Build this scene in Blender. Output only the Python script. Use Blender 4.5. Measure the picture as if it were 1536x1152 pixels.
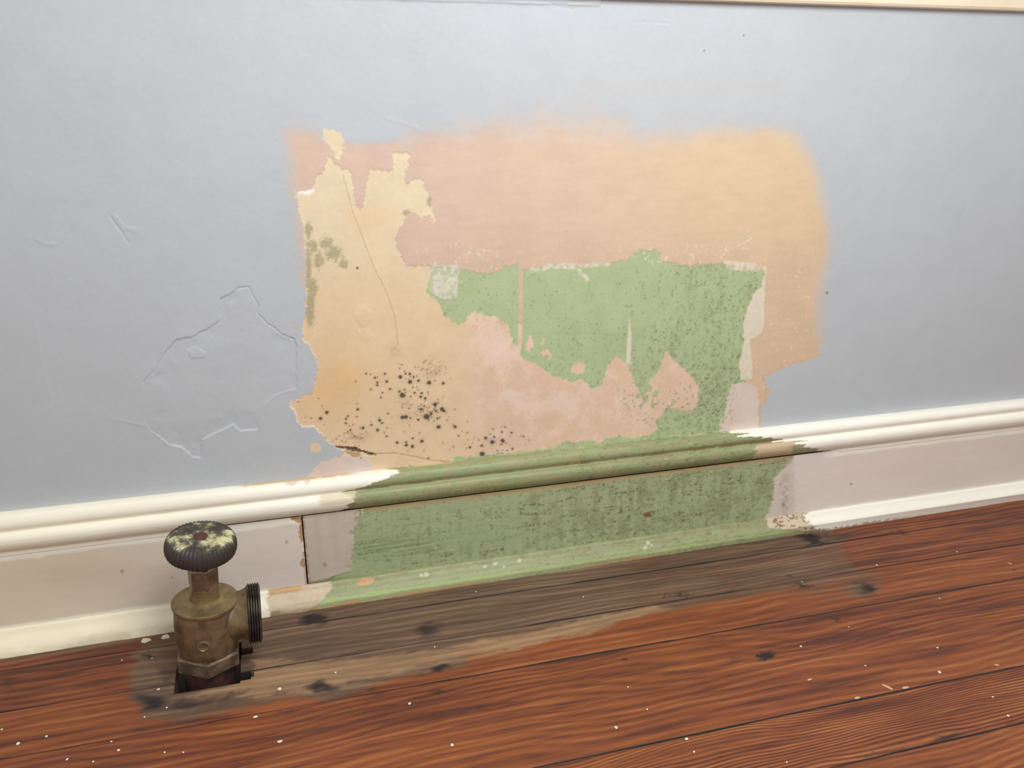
import bpy, bmesh, math, random
import numpy as np
from mathutils import Matrix, Vector

scn = bpy.context.scene
for o in list(bpy.data.objects): bpy.data.objects.remove(o)
col = scn.collection

# ------------------------------------------------------------------ camera
F = 1270.0
PITCH = math.radians(20.0)
_vx = np.array([4812.0, 428.0])
_b = -F / math.tan(PITCH); _a = (-F * F - _vx[1] * _b) / _vx[0]
_X = np.array([_vx[0], _vx[1], -F]); _X /= np.linalg.norm(_X)
_Z = -np.array([_a, _b, -F]); _Z /= np.linalg.norm(_Z); _Z -= _X * (_X @ _Z); _Z /= np.linalg.norm(_Z)
RW = np.stack([_X, np.cross(_Z, _X), _Z])          # world = RW @ camera
def ray(u, v): return RW @ np.array([u - 768.0, 576.0 - v, -F])
_r = ray(768, 867); _t = 0.5 / -_r[2]
CAM = np.array([0.0, -0.022 - (_t * _r)[1], 0.5])
def on_floor(u, v, z=0.0):
    r = ray(u, v); return CAM + (z - CAM[2]) / r[2] * r
def on_wall(u, v, y=0.0):
    r = ray(u, v); return CAM + (y - CAM[1]) / r[1] * r
def trace(P):
    """reference-frame coordinates of world points (n,3), used to look up measured outlines"""
    c = (P - CAM) @ RW
    return 768.0 + F * c[:, 0] / -c[:, 2], 576.0 - F * c[:, 1] / -c[:, 2]

cd = bpy.data.cameras.new('camera'); cam = bpy.data.objects.new('camera', cd); col.objects.link(cam)
cd.sensor_width = 36.0; cd.lens = 36.0 * F / 1536.0; cd.clip_start = 0.01
M4 = Matrix([list(RW[i]) + [CAM[i]] for i in range(3)] + [[0, 0, 0, 1]])
cam.matrix_world = M4
scn.camera = cam

# ------------------------------------------------------------------ light
w = bpy.data.worlds.new('world'); scn.world = w; w.use_nodes = True
w.node_tree.nodes['Background'].inputs[0].default_value = (1.0, 0.975, 0.95, 1)
w.node_tree.nodes['Background'].inputs[1].default_value = 0.64
def area(name, loc, target, size, size_y, power, color):
    l = bpy.data.lights.new(name, 'AREA'); l.shape = 'RECTANGLE'; l.size = size; l.size_y = size_y
    l.energy = power; l.color = color
    o = bpy.data.objects.new(name, l); col.objects.link(o); o.location = loc
    o.rotation_euler = (Vector(target) - Vector(loc)).to_track_quat('-Z', 'Y').to_euler()
    return o
area('added_haze_lamp', (0.30, -0.66, 1.03), (0.30, 0.0, 0.45), 0.45, 0.35, 8.6, (0.96, 0.985, 1.0))  # added lamp standing in for lens haze; brightens the wall's top centre
scn.view_settings.view_transform = 'Standard'; scn.view_settings.look = 'None'
scn.view_settings.gamma = 1.0; scn.view_settings.use_curve_mapping = False
scn.view_settings.exposure = 0.0

# ------------------------------------------------------------------ numeric helpers
_rng = np.random.RandomState(7)
_tab = _rng.rand(256, 256).astype(np.float64)
def vnoise(x, y, s=0):
    x = x + s * 17.31; y = y + s * 9.77
    xi = np.floor(x).astype(int); yi = np.floor(y).astype(int)
    fx = x - xi; fy = y - yi
    fx = fx * fx * (3 - 2 * fx); fy = fy * fy * (3 - 2 * fy)
    x0 = xi & 255; x1 = (xi + 1) & 255; y0 = yi & 255; y1 = (yi + 1) & 255
    return (_tab[y0, x0] * (1 - fx) + _tab[y0, x1] * fx) * (1 - fy) + (_tab[y1, x0] * (1 - fx) + _tab[y1, x1] * fx) * fy
def fbm(x, y, s=0, o=4):
    r = 0; a = 0.5; t = 0
    for k in range(o):
        r = r + a * vnoise(x, y, s + 3 * k); t += a
        a *= 0.5; x = x * 2.03; y = y * 2.03
    return r / t
def sstep(a, b, x):
    t = np.clip((x - a) / (b - a), 0, 1); return t * t * (3 - 2 * t)
def sdf(u, v, poly, margin=40.0):
    p = np.asarray(poly, float); out = np.full(u.shape, margin)
    m = (u > p[:, 0].min() - margin) & (u < p[:, 0].max() + margin) & (v > p[:, 1].min() - margin) & (v < p[:, 1].max() + margin)
    if not m.any(): return out
    x = u[m]; y = v[m]
    d2 = np.full(x.shape, 1e9); ins = np.zeros(x.shape, bool)
    for i in range(len(p)):
        ax, ay = p[i - 1]; bx, by = p[i]
        ex, ey = bx - ax, by - ay
        L = ex * ex + ey * ey + 1e-12
        h = np.clip(((x - ax) * ex + (y - ay) * ey) / L, 0, 1)
        d2 = np.minimum(d2, (x - ax - ex * h) ** 2 + (y - ay - ey * h) ** 2)
        if by != ay:
            ins ^= ((ay > y) != (by > y)) & (x < (bx - ax) * (y - ay) / (by - ay) + ax)
    d = np.sqrt(d2); d[ins] *= -1
    out[m] = np.minimum(d, margin); return out
def pdist(u, v, line, margin=30.0):
    p = np.asarray(line, float); out = np.full(u.shape, margin)
    m = (u > p[:, 0].min() - margin) & (u < p[:, 0].max() + margin) & (v > p[:, 1].min() - margin) & (v < p[:, 1].max() + margin)
    if not m.any(): return out
    x = u[m]; y = v[m]; d2 = np.full(x.shape, margin ** 2)
    for i in range(1, len(p)):
        ax, ay = p[i - 1]; bx, by = p[i]; ex, ey = bx - ax, by - ay
        h = np.clip(((x - ax) * ex + (y - ay) * ey) / (ex * ex + ey * ey + 1e-12), 0, 1)
        d2 = np.minimum(d2, (x - ax - ex * h) ** 2 + (y - ay - ey * h) ** 2)
    out[m] = np.sqrt(d2); return out
def ell(u, v, cx, cy, rx, ry, rot=0.0):
    c, s = math.cos(rot), math.sin(rot); dx = u - cx; dy = v - cy
    return np.sqrt(((dx * c + dy * s) / rx) ** 2 + ((-dx * s + dy * c) / ry) ** 2)
def lin(r, g, b):
    c = np.array([r, g, b], float) / 255.0
    return np.where(c <= 0.04045, c / 12.92, ((c + 0.055) / 1.055) ** 2.4)
def mix(c, new, m):
    return c * (1 - m[:, None]) + np.asarray(new) * m[:, None]

# ------------------------------------------------------------------ mesh helpers
def mesh_from(name, V, Fq, mat, colr=None, nrm=None, parent=None, smooth=True, attrs=None):
    used = np.unique(Fq); remap = np.full(len(V), -1, np.int64); remap[used] = np.arange(len(used))
    Fq = remap[Fq]; P = V[used]
    if nrm is not None:                                # wind the faces to agree with the given normals
        q = P[Fq]; g = np.cross(q[:, 2] - q[:, 0], q[:, 3] - q[:, 1])
        if ((g * nrm[used][Fq[:, 0]]).sum(1)).mean() < 0: Fq = Fq[:, ::-1]
    me = bpy.data.meshes.new(name)
    n = len(Fq); k = Fq.shape[1]
    me.vertices.add(len(P)); me.vertices.foreach_set('co', P.astype(np.float32).ravel())
    me.loops.add(n * k); me.loops.foreach_set('vertex_index', Fq.astype(np.int32).ravel())
    me.polygons.add(n); me.polygons.foreach_set('loop_start', np.arange(0, n * k, k, dtype=np.int32))
    try: me.polygons.foreach_set('loop_total', np.full(n, k, np.int32))
    except Exception: pass
    me.polygons.foreach_set('use_smooth', np.full(n, smooth, bool))
    if colr is not None:
        a = me.attributes.new('Col', 'FLOAT_COLOR', 'POINT')
        a.data.foreach_set('color', np.concatenate([colr[used], np.ones((len(P), 1))], 1).astype(np.float32).ravel())
    for nm, arr in (attrs or {}).items():
        a = me.attributes.new(nm, 'FLOAT', 'POINT'); a.data.foreach_set('value', arr[used].astype(np.float32))
    me.update(); me.validate()
    if nrm is not None: me.normals_split_custom_set_from_vertices(nrm[used].astype(np.float32).tolist())
    me.materials.append(mat)
    o = bpy.data.objects.new(name, me); col.objects.link(o)
    if parent: o.parent = parent
    return o
def grid_faces(nx, ny):
    i, j = np.meshgrid(np.arange(nx - 1), np.arange(ny - 1), indexing='xy')
    a = (j * nx + i).ravel()
    return np.stack([a, a + 1, a + 1 + nx, a + nx], 1)
def grid_normals(V, nx, ny, sign=1.0):
    G = V.reshape(ny, nx, 3)
    n = np.cross(np.gradient(G, axis=1), np.gradient(G, axis=0)) * sign
    n /= np.linalg.norm(n, axis=2, keepdims=True) + 1e-12
    return n.reshape(-1, 3)
def lines(lo, hi, flo, fhi, step, coarse):
    a = np.arange(lo, flo, coarse); b = np.arange(flo, fhi, step); c = np.arange(fhi, hi + 1e-6, coarse)
    return np.concatenate([a, b, c])
def bm_obj(name, bm, mat, parent=None, smooth=False):
    bmesh.ops.recalc_face_normals(bm, faces=bm.faces)
    me = bpy.data.meshes.new(name); bm.to_mesh(me); bm.free()
    if smooth:
        for p in me.polygons: p.use_smooth = True
        try: me.set_sharp_from_angle(angle=math.radians(35))
        except Exception: pass
    me.materials.append(mat)
    o = bpy.data.objects.new(name, me); col.objects.link(o)
    if parent: o.parent = parent
    return o
def tag(o, label=None, cat=None, group=None, kind=None):
    if label: o['label'] = label
    if cat: o['category'] = cat
    if group: o['group'] = group
    if kind: o['kind'] = kind
    return o
def empty(name, loc=(0, 0, 0)):
    o = bpy.data.objects.new(name, None); col.objects.link(o); o.location = loc; o.empty_display_size = 0.02
    return o

# ------------------------------------------------------------------ materials
def new_mat(name):
    m = bpy.data.materials.new(name); m.use_nodes = True
    nt = m.node_tree; return m, nt, nt.nodes['Principled BSDF']
def node(nt, t, **kw):
    n = nt.nodes.new(t)
    for k, v in kw.items():
        if k.startswith('_'): setattr(n, k[1:], v)
        else: n.inputs[k].default_value = v
    return n
def painted(name, rough, bump, scale, var=0.06, stretch=(1, 1, 1), spec=0.35):
    m, nt, bs = new_mat(name); L = nt.links
    at = node(nt, 'ShaderNodeAttribute', _attribute_name='Col')
    tc = node(nt, 'ShaderNodeTexCoord'); mp = node(nt, 'ShaderNodeMapping'); mp.inputs['Scale'].default_value = stretch
    L.new(tc.outputs['Object'], mp.inputs['Vector'])
    n1 = node(nt, 'ShaderNodeTexNoise', Scale=scale, Detail=5.0, Roughness=0.6)
    n2 = node(nt, 'ShaderNodeTexNoise', Scale=scale * 0.13, Detail=3.0)
    L.new(mp.outputs[0], n1.inputs['Vector']); L.new(mp.outputs[0], n2.inputs['Vector'])
    ad = node(nt, 'ShaderNodeMath', _operation='ADD'); L.new(n1.outputs['Fac'], ad.inputs[0]); L.new(n2.outputs['Fac'], ad.inputs[1])
    mr = node(nt, 'ShaderNodeMapRange'); mr.inputs['From Min'].default_value = 0.6; mr.inputs['From Max'].default_value = 1.4
    mr.inputs['To Min'].default_value = 1 - var; mr.inputs['To Max'].default_value = 1 + var
    L.new(ad.outputs[0], mr.inputs['Value'])
    mx = node(nt, 'ShaderNodeVectorMath', _operation='SCALE'); L.new(at.outputs['Color'], mx.inputs[0]); L.new(mr.outputs[0], mx.inputs['Scale'])
    L.new(mx.outputs[0], bs.inputs['Base Color'])
    bp = node(nt, 'ShaderNodeBump', Strength=bump, Distance=0.001)
    L.new(n1.outputs['Fac'], bp.inputs['Height']); L.new(bp.outputs[0], bs.inputs['Normal'])
    bs.inputs['Roughness'].default_value = rough; bs.inputs['Specular IOR Level'].default_value = spec
    return m
M_wall = painted('wall_paint', 0.62, 0.10, 260.0, 0.035)
M_base = painted('woodwork_paint', 0.45, 0.14, 220.0, 0.05, (0.25, 1, 1))

def wood_mat():
    m, nt, bs = new_mat('floor_wood'); L = nt.links
    tc = node(nt, 'ShaderNodeTexCoord')
    sd = node(nt, 'ShaderNodeAttribute', _attribute_type='OBJECT', _attribute_name='seed')
    tn = node(nt, 'ShaderNodeAttribute', _attribute_type='OBJECT', _attribute_name='tone')
    rf = node(nt, 'ShaderNodeAttribute', _attribute_type='OBJECT', _attribute_name='rings')
    st = node(nt, 'ShaderNodeAttribute', _attribute_name='stain')
    tan = node(nt, 'ShaderNodeAttribute', _attribute_name='tan')
    dk = node(nt, 'ShaderNodeAttribute', _attribute_name='dark')
    off = node(nt, 'ShaderNodeCombineXYZ'); L.new(sd.outputs['Fac'], off.inputs['X']); L.new(sd.outputs['Fac'], off.inputs['Z'])
    av = node(nt, 'ShaderNodeVectorMath', _operation='ADD'); L.new(tc.outputs['Object'], av.inputs[0]); L.new(off.outputs[0], av.inputs[1])
    def mapped(sx, sy):
        mp = node(nt, 'ShaderNodeMapping'); mp.inputs['Scale'].default_value = (sx, sy, 1); L.new(av.outputs[0], mp.inputs['Vector']); return mp.outputs[0]
    # slow wander of the growth rings
    nw = node(nt, 'ShaderNodeTexNoise', Scale=1.0, Detail=2.5, Roughness=0.5); L.new(mapped(3.2, 10.0), nw.inputs['Vector'])
    sp = node(nt, 'ShaderNodeSeparateXYZ'); L.new(tc.outputs['Object'], sp.inputs[0])
    a1 = node(nt, 'ShaderNodeMath', _operation='MULTIPLY'); L.new(nw.outputs['Fac'], a1.inputs[0]); a1.inputs[1].default_value = 0.07
    a2 = node(nt, 'ShaderNodeMath', _operation='ADD'); L.new(sp.outputs['Y'], a2.inputs[0]); L.new(a1.outputs[0], a2.inputs[1])
    a3 = node(nt, 'ShaderNodeMath', _operation='MULTIPLY'); L.new(a2.outputs[0], a3.inputs[0]); L.new(rf.outputs['Fac'], a3.inputs[1])
    nj = node(nt, 'ShaderNodeTexNoise', Scale=1.0, Detail=4.0, Roughness=0.65); L.new(mapped(16.0, 200.0), nj.inputs['Vector'])
    a4 = node(nt, 'ShaderNodeMath', _operation='MULTIPLY_ADD'); L.new(nj.outputs['Fac'], a4.inputs[0]); a4.inputs[1].default_value = 2.6; L.new(a3.outputs[0], a4.inputs[2])
    si = node(nt, 'ShaderNodeMath', _operation='SINE'); L.new(a4.outputs[0], si.inputs[0])
    nf = node(nt, 'ShaderNodeTexNoise', Scale=1.0, Detail=5.0, Roughness=0.7); L.new(mapped(26.0, 420.0), nf.inputs['Vector'])
    nb = node(nt, 'ShaderNodeTexNoise', Scale=1.0, Detail=4.0, Roughness=0.55); L.new(mapped(7.0, 110.0), nb.inputs['Vector'])
    # ring contrast varies along the boards
    ra = node(nt, 'ShaderNodeAttribute', _attribute_type='OBJECT', _attribute_name='ring_depth')
    g1 = node(nt, 'ShaderNodeMapRange'); L.new(nb.outputs['Fac'], g1.inputs['Value'])
    g1.inputs['From Min'].default_value = 0.35; g1.inputs['From Max'].default_value = 0.65; g1.inputs['To Min'].default_value = 0.03; g1.inputs['To Max'].default_value = 0.14
    g2 = node(nt, 'ShaderNodeMath', _operation='MULTIPLY'); L.new(si.outputs[0], g2.inputs[0]); g2b = node(nt, 'ShaderNodeMath', _operation='MULTIPLY'); L.new(g1.outputs[0], g2b.inputs[0]); L.new(ra.outputs['Fac'], g2b.inputs[1]); L.new(g2b.outputs[0], g2.inputs[1])
    g3 = node(nt, 'ShaderNodeMath', _operation='MULTIPLY_ADD'); L.new(nf.outputs['Fac'], g3.inputs[0]); g3.inputs[1].default_value = 0.45; L.new(g2.outputs[0], g3.inputs[2])
    g4 = node(nt, 'ShaderNodeMath', _operation='MULTIPLY_ADD'); L.new(nb.outputs['Fac'], g4.inputs[0]); g4.inputs[1].default_value = 0.72; L.new(g3.outputs[0], g4.inputs[2])
    nl = node(nt, 'ShaderNodeTexNoise', Scale=1.0, Detail=3.0, Roughness=0.6); L.new(mapped(3.5, 38.0), nl.inputs['Vector'])
    l1 = node(nt, 'ShaderNodeMath', _operation='MULTIPLY_ADD'); L.new(nl.outputs['Fac'], l1.inputs[0]); l1.inputs[1].default_value = 0.42; l1.inputs[2].default_value = -0.20
    l2 = node(nt, 'ShaderNodeMath', _operation='ADD'); L.new(l1.outputs[0], l2.inputs[0]); L.new(tn.outputs['Fac'], l2.inputs[1])
    g5 = node(nt, 'ShaderNodeMath', _operation='ADD'); L.new(g4.outputs[0], g5.inputs[0]); L.new(l2.outputs[0], g5.inputs[1])
    cr = node(nt, 'ShaderNodeValToRGB'); L.new(g5.outputs[0], cr.inputs['Fac'])
    e = cr.color_ramp.elements
    e[0].position = 0.34; e[0].color = (*lin(76, 44, 35), 1); e[1].position = 0.88; e[1].color = (*lin(164, 104, 62), 1)
    x = e.new(0.46); x.color = (*lin(98, 55, 40), 1)
    x = e.new(0.55); x.color = (*lin(122, 68, 44), 1); x = e.new(0.70); x.color = (*lin(144, 82, 47), 1)
    # grey weathered stain and tan bare wood
    ns = node(nt, 'ShaderNodeTexNoise', Scale=1.0, Detail=5.0, Roughness=0.6); L.new(mapped(14.0, 60.0), ns.inputs['Vector'])
    def masked(att, lo, hi, amp):
        k = node(nt, 'ShaderNodeMath', _operation='MULTIPLY_ADD'); L.new(ns.outputs['Fac'], k.inputs[0]); k.inputs[1].default_value = amp; L.new(att.outputs['Fac'], k.inputs[2])
        r = node(nt, 'ShaderNodeMapRange'); r.interpolation_type = 'SMOOTHSTEP'; L.new(k.outputs[0], r.inputs['Value'])
        r.inputs['From Min'].default_value = lo; r.inputs['From Max'].default_value = hi; return r.outputs[0]
    crs = node(nt, 'ShaderNodeValToRGB'); L.new(g4.outputs[0], crs.inputs['Fac'])
    e = crs.color_ramp.elements
    e[0].position = 0.30; e[0].color = (*lin(74, 58, 47), 1); e[1].position = 0.90; e[1].color = (*lin(142, 116, 92), 1)
    x = e.new(0.55); x.color = (*lin(104, 82, 66), 1)
    crt = node(nt, 'ShaderNodeValToRGB'); L.new(g4.outputs[0], crt.inputs['Fac'])
    e = crt.color_ramp.elements
    e[0].position = 0.25; e[0].color = (*lin(112, 88, 66), 1); e[1].position = 0.9; e[1].color = (*lin(180, 144, 108), 1)
    def mixc(fac, a, b):
        q = node(nt, 'ShaderNodeMix', _data_type='RGBA'); L.new(fac, q.inputs['Factor']); L.new(a, q.inputs['A']); L.new(b, q.inputs['B']); return q.outputs['Result']
    c = mixc(masked(st, 0.45, 0.95, 0.6), cr.outputs[0], crs.outputs[0])
    c = mixc(masked(tan, 0.55, 0.95, 0.6), c, crt.outputs[0])
    dkc = node(nt, 'ShaderNodeRGB'); dkc.outputs[0].default_value = (*lin(46, 40, 40), 1)
    c = mixc(masked(dk, 0.60, 1.35, 0.85), c, dkc.outputs[0])
    L.new(c, bs.inputs['Base Color'])
    bp = node(nt, 'ShaderNodeBump', Strength=0.22, Distance=0.0006); L.new(g3.outputs[0], bp.inputs['Height']); L.new(bp.outputs[0], bs.inputs['Normal'])
    rr = node(nt, 'ShaderNodeMapRange'); L.new(st.outputs['Fac'], rr.inputs['Value']); rr.inputs['To Min'].default_value = 0.48; rr.inputs['To Max'].default_value = 0.75
    L.new(rr.outputs[0], bs.inputs['Roughness']); bs.inputs['Specular IOR Level'].default_value = 0.3
    return m
M_wood = wood_mat()

def simple(name, color, rough=0.6, metal=0.0, nscale=0.0, color2=None, bump=0.0, thr=(0.4, 0.6)):
    m, nt, bs = new_mat(name); L = nt.links
    bs.inputs['Roughness'].default_value = rough; bs.inputs['Metallic'].default_value = metal
    if color2 is None:
        color2 = tuple(c * 0.85 for c in color); 
    tc = node(nt, 'ShaderNodeTexCoord'); n = node(nt, 'ShaderNodeTexNoise', Scale=nscale or 60.0, Detail=5.0, Roughness=0.65)
    L.new(tc.outputs['Object'], n.inputs['Vector'])
    cr = node(nt, 'ShaderNodeValToRGB'); L.new(n.outputs['Fac'], cr.inputs['Fac'])
    cr.color_ramp.elements[0].position = thr[0]; cr.color_ramp.elements[0].color = (*color, 1)
    cr.color_ramp.elements[1].position = thr[1]; cr.color_ramp.elements[1].color = (*color2, 1)
    L.new(cr.outputs[0], bs.inputs['Base Color'])
    if bump:
        bp = node(nt, 'ShaderNodeBump', Strength=bump, Distance=0.001); L.new(n.outputs['Fac'], bp.inputs['Height']); L.new(bp.outputs[0], bs.inputs['Normal'])
    return m

#@@WALL
# ================================================================== WALL
BLUE = lin(188, 193, 197); PEACH_L = lin(213, 187, 168); PEACH_R = lin(220, 194, 160)
CREAM = lin(227, 210, 177); CREAM_LOW = lin(228, 202, 166); PINK = lin(222, 192, 166); ORANGE = lin(226, 186, 132)
GREEN = lin(177, 193, 148); PALE = lin(216, 211, 194); PRIMER = lin(218, 202, 190)

xs = lines(-1.3, 1.9, -0.20, 0.73, 0.00085, 0.03)
zs = np.concatenate([[0.0], np.arange(0.124, 0.560, 0.00085), np.arange(0.562, 2.4, 0.03)])
nx, nz = len(xs), len(zs)
GX, GZ = np.meshgrid(xs, zs, indexing='xy')
V = np.stack([GX.ravel(), np.zeros(nx * nz), GZ.ravel()], 1)
U, T = trace(V)
behind = ((V - CAM) @ RW)[:, 2] > -0.05
U[behind] = 1e5
X, Z = V[:, 0], V[:, 2]
# ragged edges: outlines are displaced by noise fixed to the wall
wu = (fbm(X * 300, Z * 300, 1) - 0.5) * 7 + (fbm(X * 800, Z * 800, 5, 2) - 0.5) * 4.5
wv = (fbm(X * 300, Z * 300, 2) - 0.5) * 7 + (fbm(X * 800, Z * 800, 6, 2) - 0.5) * 4.5
u, v = U + wu, T + wv
n_big = fbm(X * 12, Z * 12, 11); n_mid = fbm(X * 60, Z * 60, 12); n_fin = fbm(X * 300, Z * 300, 13); n_grain = fbm(X * 700, Z * 700, 14, 3)
n_streak = fbm(X * 160, Z * 18, 15); n_hor = fbm(X * 40, Z * 260, 16)

P_OPEN = [(430, 197), (470, 201), (500, 209), (540, 217), (582, 214), (621, 204), (686, 198), (740, 190), (800, 186), (860, 184), (910, 190), (960, 203),
          (1010, 205), (1060, 200), (1110, 196), (1160, 195), (1190, 205), (1212, 232), (1226, 262), (1232, 300), (1240, 335), (1240, 380), (1236, 420), (1230, 460), (1228, 500),
          (1229, 533), (1205, 540), (1186, 545), (1160, 556), (1144, 566), (1147, 576), (1152, 586), (1146, 600), (1138, 610), (1140, 628), (1141, 660), (1100, 720),
          (440, 760), (452, 722), (462, 711), (478, 695), (512, 684), (518, 678), (507, 670), (496, 664), (483, 653), (472, 640), (453, 641), (447, 633),
          (443, 620), (435, 604), (444, 599), (468, 590), (470, 578), (478, 552), (475, 539), (465, 518), (453, 509), (458, 466), (460, 440), (456, 417), (449, 352), (440, 287), (433, 240)]
P_PLASTER = [(443, 288), (458, 292), (472, 286), (472, 279), (473, 269), (486, 256), (491, 235), (495, 235), (514, 256), (522, 253), (528, 260), (530, 279), (534, 305), (542, 313),
             (546, 308), (547, 290), (551, 272), (555, 255), (587, 255), (591, 248), (588, 235), (590, 230), (608, 228), (615, 233), (612, 248), (607, 266),
             (607, 277), (621, 269), (634, 268), (636, 279), (643, 292), (650, 312), (651, 334), (645, 322), (629, 326), (626, 318), (616, 316), (608, 326), (600, 342), (593, 357), (594, 370),
             (603, 386), (610, 397), (642, 398), (660, 420), (700, 440), (760, 470), (800, 500), (900, 500), (1010, 505), (1060, 560), (1060, 620), (1010, 650), (960, 700), (560, 760),
             (500, 720), (440, 680), (420, 600), (446, 590), (446, 500), (458, 440), (460, 400), (455, 340), (448, 310)]
P_FLAP = [(484, 194), (500, 196), (512, 200), (516, 210), (516, 228), (512, 239), (506, 236), (498, 220), (486, 210)]
P_GREEN = [(646, 402), (666, 398), (689, 404), (723, 409), (746, 408), (757, 399), (778, 396), (786, 404), (825, 397), (867, 400), (916, 394), (942, 389), (958, 374), (988, 377),
           (992, 392), (1030, 398), (1082, 395), (1115, 404), (1149, 405), (1142, 434), (1131, 441), (1121, 464), (1115, 486), (1116, 516), (1108, 548), (1121, 568), (1110, 590),
           (1100, 620), (1090, 648), (1085, 680), (1000, 720), (690, 740), (678, 690), (684, 684), (695, 686), (760, 680), (802, 675), (835, 671), (848, 662), (867, 664), (887, 661), (903, 665),
           (906, 657), (929, 654), (945, 657), (968, 655), (988, 644), (981, 636), (988, 626), (1001, 613), (1017, 613), (1036, 617), (1046, 610), (1048, 581), (1040, 568), (1020, 548),
           (1007, 538), (999, 525), (991, 551), (975, 571), (967, 598), (960, 590), (949, 568), (942, 548), (924, 535), (911, 551), (903, 579), (889, 583), (872, 568), (857, 573),
           (831, 564), (802, 545), (779, 535), (781, 523), (770, 515), (764, 500), (762, 487), (751, 481), (741, 474), (723, 472), (712, 466), (703, 472), (697, 484), (686, 487),
           (673, 479), (664, 468), (663, 461), (652, 448), (638, 438), (643, 425)]
P_PRIMER = [(1121, 573), (1134, 580), (1139, 610), (1141, 660), (1100, 690), (1076, 660), (1082, 633), (1089, 600), (1098, 578)]
P_PRIMER2 = [(440, 760), (452, 722), (462, 711), (478, 695), (512, 684), (530, 682), (552, 686), (560, 700), (565, 720)]
P_WHITE = [[(642, 400), (664, 396), (692, 397), (688, 412), (686, 446), (668, 449), (656, 444), (645, 436)],
           [(1149, 404), (1147, 436), (1146, 480), (1143, 499), (1125, 509), (1127, 540), (1128, 568), (1112, 570), (1108, 548), (1116, 516), (1115, 486), (1121, 464), (1131, 441), (1142, 430)],
           [(944, 477), (947, 500), (946, 546), (939, 546), (941, 512)],
           [(1083, 391), (1118, 393), (1148, 398), (1150, 407), (1116, 406), (1094, 404)],
           [(790, 403), (830, 394), (870, 396), (918, 392), (915, 398), (868, 402), (884, 418), (880, 424), (862, 404), (826, 402), (800, 410)]]
P_STRIPE = [(778, 396), (784, 398), (784, 470), (783, 523), (776, 524), (778, 470)]
ISL = [(794, 516, 5, 13, 0.2), (815, 511, 3, 6, 0), (819, 529, 6, 5, 0), (867, 553, 12, 9, -0.3), (824, 534, 3, 4, 0)]

c = np.tile(BLUE, (len(V), 1))
c *= (1 + 0.05 * (n_big - 0.5))[:, None]
dP = sdf(u, v, P_OPEN)
soft = np.full(len(V), 1.3)
soft = np.where((T < 520) & (U > 1100), 17, soft)
soft = np.where((T < 260) & (U >= 600), 20 + 18 * np.exp(-((U - 860) / 170) ** 2), soft)
soft = np.where((T < 260) & (U < 600), 7, soft)
soft = np.where((T < 430) & (U < 520), 16, soft)
mP = sstep(1, -1, (np.where(soft > 3, sdf(U + wu * .3, T + wv * .3, P_OPEN), dP) + (n_mid - 0.5) * soft * 0.9) / soft)
peach = PEACH_L + (PEACH_R - PEACH_L) * sstep(620, 1150, U + (n_big - 0.5) * 150)[:, None]
peach = mix(peach, lin(208, 178, 154), .45 * sstep(300, 420, T + 60 * (n_big - .5)))
peach = peach * (1 + 0.08 * (n_hor - 0.5) + 0.08 * (n_mid - 0.5))[:, None]
c = mix(c, peach, mP)
# sanded-through ghost of peach in the blue above and at the right
c = mix(c, peach, 0.10 * np.exp(-ell(U, T, 1000, 130, 260, 45) ** 2) * (1 - mP))
# plaster
d = np.minimum(sdf(u, v, P_PLASTER), sdf(u, v, P_FLAP))
m = sstep(0.8, -0.8, d) * (dP < 0.5)
m = np.maximum(m, sstep(0.8, -0.8, sdf(u, v, P_FLAP)))
m = np.maximum(m, sstep(1.2, 0.9, ell(U + wu * .4, T + wv * .4, 473, 671, 8, 6.5, 0.2)))
pl = CREAM + (CREAM_LOW - CREAM) * sstep(330, 480, T + 30 * (n_mid - 0.5))[:, None]
pl = mix(pl, PINK, sstep(640, 760, U + 90 * (n_big - 0.5)) * sstep(440, 520, T) * 0.85)
pl = mix(pl, ORANGE, 0.75 * np.exp(-ell(U, T, 498, 578, 62, 48) ** 2) * (0.5 + n_mid))
pl = mix(pl, ORANGE, 0.30 * np.exp(-ell(U, T, 547, 330, 40, 26) ** 2) * (0.5 + n_mid))
pl = mix(pl, lin(234, 210, 192), sstep(0.46, 0.72, fbm(X * 70, Z * 70, 21, 5) * .7 + n_grain * .3 + 0.22 * np.exp(-ell(U, T, 740, 515, 60, 50) ** 2) + 0.16 * np.exp(-ell(U, T, 850, 605, 130, 26) ** 2) - 0.05) * 0.75 * sstep(660, 740, U + 60 * (n_mid - .5)))
pl = mix(pl, lin(206, 150, 118), 0.55 * sstep(0.55, 0.72, n_fin) * np.exp(-ell(U, T, 740, 480, 55, 16) ** 2))
pl = pl * (1 + 0.10 * (n_mid - 0.5) + 0.08 * (n_fin - 0.5))[:, None]
c = mix(c, pl, m); mPl = m.copy()
# green
d = sdf(u, v, P_GREEN)
for (ex, ey, rx, ry, ro) in ISL: d = np.maximum(d, -6 * (ell(u, v, ex, ey, rx, ry, ro) - 1))
d = np.maximum(d, -sdf(U + wu * .35, T, P_STRIPE))
mG = sstep(0.8, -0.8, d) * mP
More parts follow.
